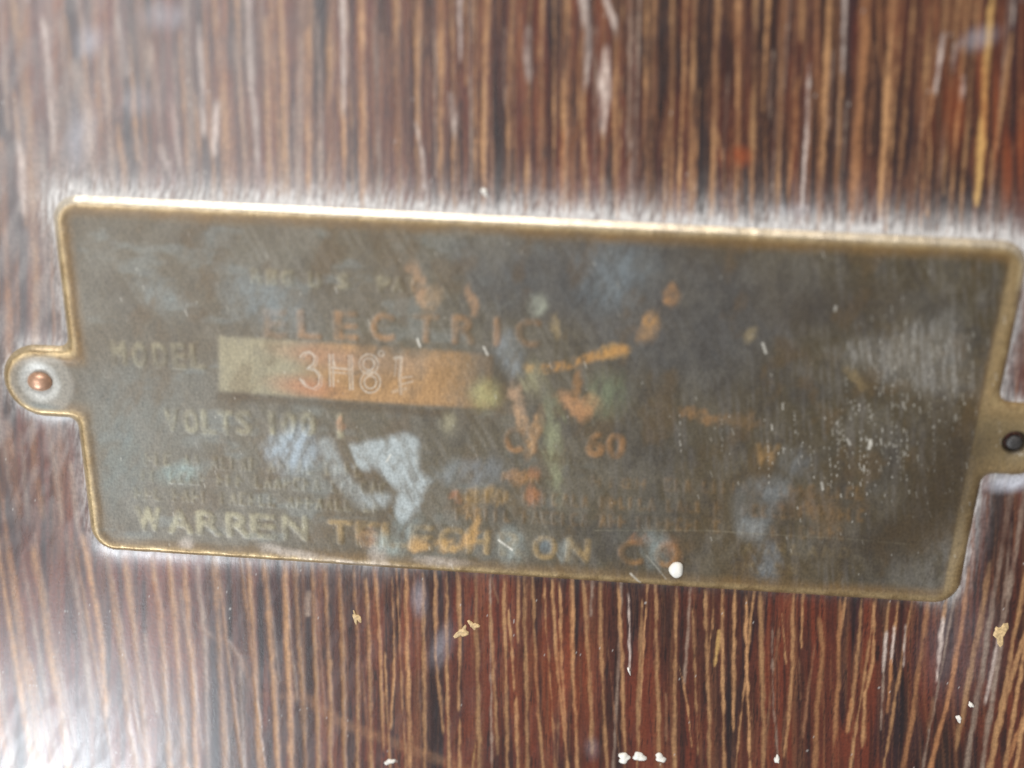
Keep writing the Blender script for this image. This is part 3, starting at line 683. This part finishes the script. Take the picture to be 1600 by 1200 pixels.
    for _ in range(34):
        x = rs.gauss(1350, 95); y = rs.gauss(640, 40); q = rs.uniform(0.25, 0.8)
        for _ in range(rs.randint(3, 8)):
            y += rs.uniform(5, 13); x += rs.uniform(-.5, 1.2)
            marks.append((x, y, rs.choice([1, 2, 3, 5]), q * rs.uniform(0.5, 1), rs.uniform(0.8, 1.5), 0.1))
    for x, y, L, s, w, ln in marks:
        sub = (slice(None), slice(None))
        lu_, lv_ = px2l(x, y)
        i = int((lu_ - PU[0]) / STEP); j = int((lv_ - PV[0]) / STEP); r = int(L / 1.5) + 6
        if not (r < i < U.shape[1] - r): continue
        sub = (slice(max(j - r, 0), j + r), slice(i - r, i + r))
        cuts[sub] = np.maximum(cuts[sub], s * stroke(X[sub], Y[sub], [(x, y), (x + L * ln, y + L)], w, 1.6))
    for pts, w, s in (([(1358, 684), (1356, 696)], 4.5, .9), ([(1322, 682), (1326, 690)], 4, .5), ([(1303, 474), (1302, 480)], 4, .7), ([(1190, 532), (1195, 547)], 3, .9), ([(1282, 750), (1284, 760)], 3.5, .6),
                      ([(654, 526), (658, 537)], 3, .8), ([(757, 538), (763, 550)], 3, .7), ([(780, 838), (801, 853)], 3, .7), ([(612, 706), (606, 716)], 3, .5), ([(985, 890), (1000, 904)], 2.5, .6), ([(1010, 862), (1040, 898)], 2, .25)):
        cuts = np.maximum(cuts, s * stroke(X, Y, pts, w, 2.5))
    C = mixc(C, (226, 220, 206), cuts * 0.9)
    C = mixc(C, (140, 132, 110), stroke(X, Y, [(930, 823), (1100, 823), (1330, 838), (1420, 846)], 2.0, 2) * 0.22 * n2 * 2)
    # hand stamped number 3H81: double struck, chalky outlines
    num = np.zeros(X.shape)
    def st(pts, w=2.6, s=1.0, dx=0, dy=0):
        nonlocal num
        num = np.maximum(num, s * stroke(X, Y, [(350 + (a + dx) / 4, 370 + (b + dy) / 4) for a, b in pts], w, 2.0))
    three = [(485, 735), (505, 708), (545, 702), (575, 730), (570, 775), (530, 805), (575, 812), (605, 850), (600, 905), (565, 932), (520, 915), (485, 870)]
    st(three, 2.8); st(three, 2.2, .6, 18, 8)
    for xx in (668, 690): st([(xx, 720), (xx + 4, 915)], 2.6, .9)
    for xx in (788, 806): st([(xx, 725), (xx + 8, 935)], 2.6, .9)
    st([(680, 800), (800, 812)], 2.6); st([(680, 828), (800, 838)], 2.2, .8)
    def ell(cx, cy, rx, ry): return [(cx + rx * math.cos(t), cy + ry * math.sin(t)) for t in np.linspace(0, 6.283, 18)]
    for rx in (38, 62): st(ell(912, 778, rx * .95, rx), 2.6, .85)
    for rx in (40, 66): st(ell(922, 890, rx * .95, rx), 2.6, .85)
    st(ell(990, 712, 16, 16), 3, .7)
    st([(1075, 740), (1115, 735), (1105, 850), (1112, 960)], 5, .6); st([(1085, 740), (1075, 850)], 3, .35); st([(1120, 862), (1180, 855)], 2.4, .8); st([(1110, 905), (1185, 885)], 2.4, .8); st([(1060, 950), (1140, 930)], 5, .4)
    C = mixc(C, (196, 188, 174), num * (0.15 + 0.85 * n2) * 0.85)
    H -= blur1(num, 1) * 0.00002
    # surface relief --------------------------------------------------
    T = 0.00062
    edgeprof = np.where(dpx < 12, -0.00036 * (1 - np.clip(dpx / 12, 0, 1)) ** 2, 0)
    step = -0.00007 * ss(rimw - 1, rimw + 14, dpx)
    H = H + T + edgeprof + step + rim * (nick - 0.5) * 0.00008
    H += strip * 0.00001
    H += (n1 - 0.5) * 0.00003 + (n2 - 0.5) * 0.000010
    m3f = fbm(X, Y, 4, 7, 296, 3)
    # dents: a shallow swell on the right, its sheen painted in, a hollow below
    sheen = poly(X + (n2 - 0.5) * 14, Y + (n2 - 0.5) * 20, [(1290, 545), (1400, 512), (1480, 484), (1506, 540), (1520, 610), (1450, 610), (1360, 580)], 22)
    C = mixc(C, (62, 50, 34), poly(X, Y, [(1470, 640), (1545, 680), (1520, 800), (1420, 870), (1310, 860), (1400, 780)], 50) * 0.75)  # shade of the hollow painted as a dark brown patch
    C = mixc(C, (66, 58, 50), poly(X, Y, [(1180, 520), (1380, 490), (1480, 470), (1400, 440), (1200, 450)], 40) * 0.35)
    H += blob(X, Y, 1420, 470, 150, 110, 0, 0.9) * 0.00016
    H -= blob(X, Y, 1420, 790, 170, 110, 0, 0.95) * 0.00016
    C = mixc(C, (160, 156, 148), sheen * (0.35 + 0.5 * ss(0.3, 0.7, vert) + 0.3 * (m3f - 0.5)) * 0.46)
    # dishes round the pins
    H -= 0.00022 * (1 - ss(12, 44, dL)); H -= 0.00014 * (1 - ss(14, 34, dR))
    H = np.where(dR < 23, H - 0.00040 * (1 - ss(14, 22, dR)), H)
    C = mixc(C, (34, 28, 24), (1 - ss(17, 24, dR)) * 0.9)
    rough = 0.42 + 0.12 * (n2 - 0.5) - 0.05 * rim + 0.10 * big - 0.05 * cuts
    metal = np.clip(0.12 + 0.36 * rim + 0.12 * strip * ss(450, 530, X) + 0.25 * cuts + 0.12 * letters - 0.1 * big, 0, 0.7)
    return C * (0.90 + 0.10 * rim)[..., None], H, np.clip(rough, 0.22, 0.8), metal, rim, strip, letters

C, HZ, RO, ME, RIM, STRIP, LETT = build_plate()

# lattice cells inside the outline; the border vertices slide onto it
keep_v = SD < STEP * 0.5
cell = keep_v[:-1, :-1] & keep_v[:-1, 1:] & keep_v[1:, 1:] & keep_v[1:, :-1]
gu = np.gradient(SD, STEP, axis=1); gv = np.gradient(SD, STEP, axis=0)
cnt = np.zeros(U.shape, int)
for a in (slice(0, -1), slice(1, None)):
    for b in (slice(0, -1), slice(1, None)):
        cnt[a, b] += cell
border = (cnt > 0) & (cnt < 4)
UU = np.where(border, U - SD * gu, U); VV = np.where(border, V - SD * gv, V)
used = cnt > 0
vid = np.full(U.shape, -1); vid[used] = np.arange(used.sum())
PVERT = np.stack([UU[used], VV[used], HZ[used]], -1)
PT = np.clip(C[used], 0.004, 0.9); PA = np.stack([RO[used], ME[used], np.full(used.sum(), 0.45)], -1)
cj, ci = np.nonzero(cell)
QUAD = np.stack([vid[cj, ci], vid[cj, ci + 1], vid[cj + 1, ci + 1], vid[cj + 1, ci]], -1)

# smooth normals of the whole sheet, so that the parts meet without a crease
def sheet_normals(v, f):
    e1 = v[f[:, 2]] - v[f[:, 0]]; e2 = v[f[:, 3]] - v[f[:, 1]]
    n = np.cross(e1, e2); out = np.zeros_like(v)
    for k in range(4):
        for c in range(3): out[:, c] += np.bincount(f[:, k], n[:, c], len(v))
    return out / (np.linalg.norm(out, axis=1, keepdims=True) + 1e-20)
PN = sheet_normals(PVERT, QUAD)

# which part each cell belongs to
mu = (U[:-1, :-1] + STEP / 2)[cell]; mv = (V[:-1, :-1] + STEP / 2)[cell]
part = np.zeros(len(mu), int)                                   # 0 face
def atcell(a): return (0.25 * (a[:-1, :-1] + a[1:, :-1] + a[:-1, 1:] + a[1:, 1:]))[cell]
part[atcell(STRIP) > 0.5] = 2
for k, (mask, col, st_) in enumerate(ROWS): part[(atcell(mask) > 0.5) & (part != 2)] = 10 + k
part[atcell(RIM) > 0.5] = 1
part[(mu < -W / 2 + 0.0002)] = 3; part[(mu > W / 2 - 0.0002)] = 4

plate = bpy.data.objects.new('name_plate', None); COL.objects.link(plate)
plate.location = (CEN[0], CEN[1], 0); plate.rotation_euler = (0, 0, ANG)
tag(plate, 'tarnished brass maker\'s plate with worn lettering, rubbed rim and two pinned tabs', 'name plate')

def plate_part(name, sel):
    q = QUAD[sel]
    if len(q) == 0: return None
    ids, inv = np.unique(q.ravel(), return_inverse=True)
    f = inv.reshape(-1, 4)
    v = PVERT[ids]; t = PT[ids]; a = PA[ids]; n = PN[ids]
    # edge wall down to the wood along the outline
    isb = border[used][ids]
    e = np.concatenate([f[:, [0, 1]], f[:, [1, 2]], f[:, [2, 3]], f[:, [3, 0]]])
    es = np.sort(e, 1); key = es[:, 0].astype(np.int64) * (len(ids) + 1) + es[:, 1]
    uq, first, c = np.unique(key, return_index=True, return_counts=True)
    be = e[first[c == 1]]; be = be[isb[be[:, 0]] & isb[be[:, 1]]]
    # only edges on the true outline
    if len(be):
        low = v.copy(); low[:, 2] = -0.0001
        wi = np.unique(be.ravel()); mp = np.full(len(ids), -1); mp[wi] = len(ids) + np.arange(len(wi))
        top2 = mp; 
        v = np.concatenate([v, low[wi]]); t = np.concatenate([t, t[wi] * 0.8]); a = np.concatenate([a, a[wi]]); n = np.concatenate([n, n[wi]])
        f = np.concatenate([f, np.stack([be[:, 1], be[:, 0], mp[be[:, 0]], mp[be[:, 1]]], -1)])
    o = mesh_from(name, v, f, MAT_PLATE, plate)
    put_attr(o, t, a)
    o.data.normals_split_custom_set_from_vertices(n.astype(np.float32))
    return o

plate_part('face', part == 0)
plate_part('rim', part == 1)
plate_part('number_strip', part == 2)
plate_part('mounting_tab', part == 3)
plate_part('mounting_tab', part == 4)
for k in range(len(ROWS)): plate_part('lettering' if k < 12 else 'small_print', part == 10 + k)

# ------------------------------------------------------------------ pins
def lathe(profile, n=28):
    v = []; f = []
    for r, z in profile:
        for k in range(n):
            a = 2 * math.pi * k / n; v.append((r * math.cos(a), r * math.sin(a), z))
    m_ = len(profile)
    for i in range(m_ - 1):
        for k in range(n):
            f.append((i * n + k, i * n + (k + 1) % n, (i + 1) * n + (k + 1) % n, (i + 1) * n + k))
    top = (m_ - 1) * n
    v.append((0, 0, profile[-1][1])); c = len(v) - 1
    tri = [(top + k, top + (k + 1) % n, c, c) for k in range(n)]
    return v, f, tri

def pin(name, px, py, z, r, h, mat, squash=(1, 1)):
    prof = [(r, -0.0008), (r, 0)] + [(r * math.cos(t), h * math.sin(t)) for t in np.linspace(0.05, 1.5, 9)]
    v, f, tri = lathe(prof)
    me = bpy.data.meshes.new(name)
    rr_ = random.Random(int(px))
    v = [(x * squash[0] * (1 + rr_.uniform(-.02, .02)), y * squash[1], zz) for x, y, zz in v]
    me.from_pydata(v, [], f + [t[:3] for t in tri]); me.materials.append(mat)
    for p_ in me.polygons: p_.use_smooth = True
    o = bpy.data.objects.new(name, me); COL.objects.link(o)
    w = px2w(np.array([px, py], float)); o.location = (w[0], w[1], z)
    return o
MAT_COPPER = simple_mat('copper_pin', (190, 150, 124), 0.4, 0.5, 0.2)
MAT_IRON = simple_mat('blackened_pin', (60, 57, 55), 0.5, 0.2, 0.6)
tag(pin('nail', 66, 593, 0.00036, 0.00086, 0.00058, MAT_COPPER, (1.05, 0.85)), 'shiny domed copper nail head in the rounded left tab of the plate', 'nail', 'nails holding the plate')
tag(pin('nail', 1584, 690, 0.00012, 0.00055, 0.00022, MAT_IRON), 'blackened nail sunk in the hole of the right tab of the plate', 'nail', 'nails holding the plate')

# ------------------------------------------------------------------ paint drops, flecks and chips lying on the surfaces
def lump(name, px, py, rx, ry, h, ang, mat, label, cat, group, seed, rough=0.15):
    """a low irregular mound; sizes in picture pixels"""
    k = 0.0000425
    w = px2w(np.array([px, py], float)); u, v = w2l(w[0], w[1])
    base = 0.00054 if outline(u, v) < -0.0006 else 0.0
    r = random.Random(seed); n = 20; rings = [(1.0, -0.12), (0.97, 0.18), (0.85, 0.55), (0.62, 0.84), (0.34, 0.97)]
    ph = [r.uniform(0, 6.28) for _ in range(4)]
    vs = []; f = []
    for rad, z in rings:
        for i in range(n):
            a = 2 * math.pi * i / n
            wv = 1 + rough * (math.sin(2 * a + ph[0]) * .5 + math.sin(3 * a + ph[1]) * .5 + math.sin(5 * a + ph[2]) * .35)
            vs.append((rad * wv * rx * k * math.cos(a), rad * wv * ry * k * math.sin(a), z * h * k * (1 + rough * 0.6 * math.sin(a * 2 + ph[3]))))
    vs.append((0, 0, h * k))
    for j in range(len(rings) - 1):
        for i in range(n): f.append((j * n + i, j * n + (i + 1) % n, (j + 1) * n + (i + 1) % n, (j + 1) * n + i))
    t = (len(rings) - 1) * n
    for i in range(n): f.append((t + i, t + (i + 1) % n, len(vs) - 1))
    me = bpy.data.meshes.new(name); me.from_pydata(vs, [], f); me.materials.append(mat)
    for p_ in me.polygons: p_.use_smooth = True
    o = bpy.data.objects.new(name, me); COL.objects.link(o)
    o.location = (w[0], w[1], base + 0.00001); o.rotation_euler = (0, 0, math.radians(ang))
    return tag(o, label, cat, group)
MAT_PAINT = simple_mat('white_paint', (226, 222, 212), 0.45, 0, 0.10, 1500)
MAT_PALE = simple_mat('pale_wood', (196, 166, 120), 0.6, 0, 0.45, 5000)
MAT_FLECK = simple_mat('pale_fleck', (214, 208, 198), 0.5, 0, 0.2, 5000)
lump('paint_drop', 1056, 884, 12.5, 16.5, 9, 8, MAT_PAINT, 'round white paint drop on the lower edge of the plate', 'paint drop', None, 1, 0.07)
G1 = 'pale specks on the wood'
for i, (x, y, rx, ry, an, mt, nm, lb) in enumerate([
    (757, 300, 4.5, 8, 12, MAT_FLECK, 'paint_fleck', 'small white fleck on the wood just above the middle of the plate'),
    (1013, 340, 3.5, 9, 8, MAT_FLECK, 'paint_fleck', 'thin white fleck touching the top rim of the plate'),
    (1498, 1123, 5, 8, 15, MAT_FLECK, 'paint_fleck', 'cream fleck on the wood near the lower right corner'),
    (1214, 1186, 5, 9, 12, MAT_PAINT, 'paint_fleck', 'white oval fleck at the bottom edge, right of the paint crumbs'),
    (1517, 1101, 4, 7, 25, MAT_FLECK, 'paint_fleck', 'tiny white fleck just above the cream fleck at lower right'),
    (609, 1190, 11, 6, 25, MAT_FLECK, 'paint_fleck', 'flat white fleck at the bottom edge left of the middle'),
    (975, 1184, 12, 11, 30, MAT_PAINT, 'paint_crumb', 'leftmost of the three cream paint crumbs at the bottom edge'),
    (999, 1182, 11, 11, 0, MAT_PAINT, 'paint_crumb', 'middle one of the three cream paint crumbs at the bottom edge'),
    (1032, 1184, 12, 8, -30, MAT_PAINT, 'paint_crumb', 'rightmost of the three cream paint crumbs at the bottom edge'),
    (722, 988, 11, 14, -20, MAT_PALE, 'wood_chip', 'straw coloured chip in the wood below the plate, larger of two'),
    (740, 977, 10, 9, 20, MAT_PALE, 'wood_chip', 'straw coloured chip at upper right of the larger one below the plate'),
    (557, 965, 7, 15, 20, MAT_PALE, 'wood_chip', 'slim tan splinter in the wood below the middle lettering'),
    (1563, 990, 15, 18, 20, MAT_PALE, 'wood_chip', 'broad pale chip in the wood right below the plate\'s right end'),
    (983, 1048, 2.5, 8, 15, MAT_FLECK, 'paint_fleck', 'thin white fleck on the wood below the paint drop'),
    ]):
    lump(nm, x, y, rx * (0.8 if nm == 'wood_chip' else 1), ry, 1.6 if nm == 'wood_chip' else 3.2 if mt is not MAT_PAINT else 5, an, mt, lb, nm.replace('_', ' '), G1, 40 + i, 0.6 if nm == 'wood_chip' else 0.32)
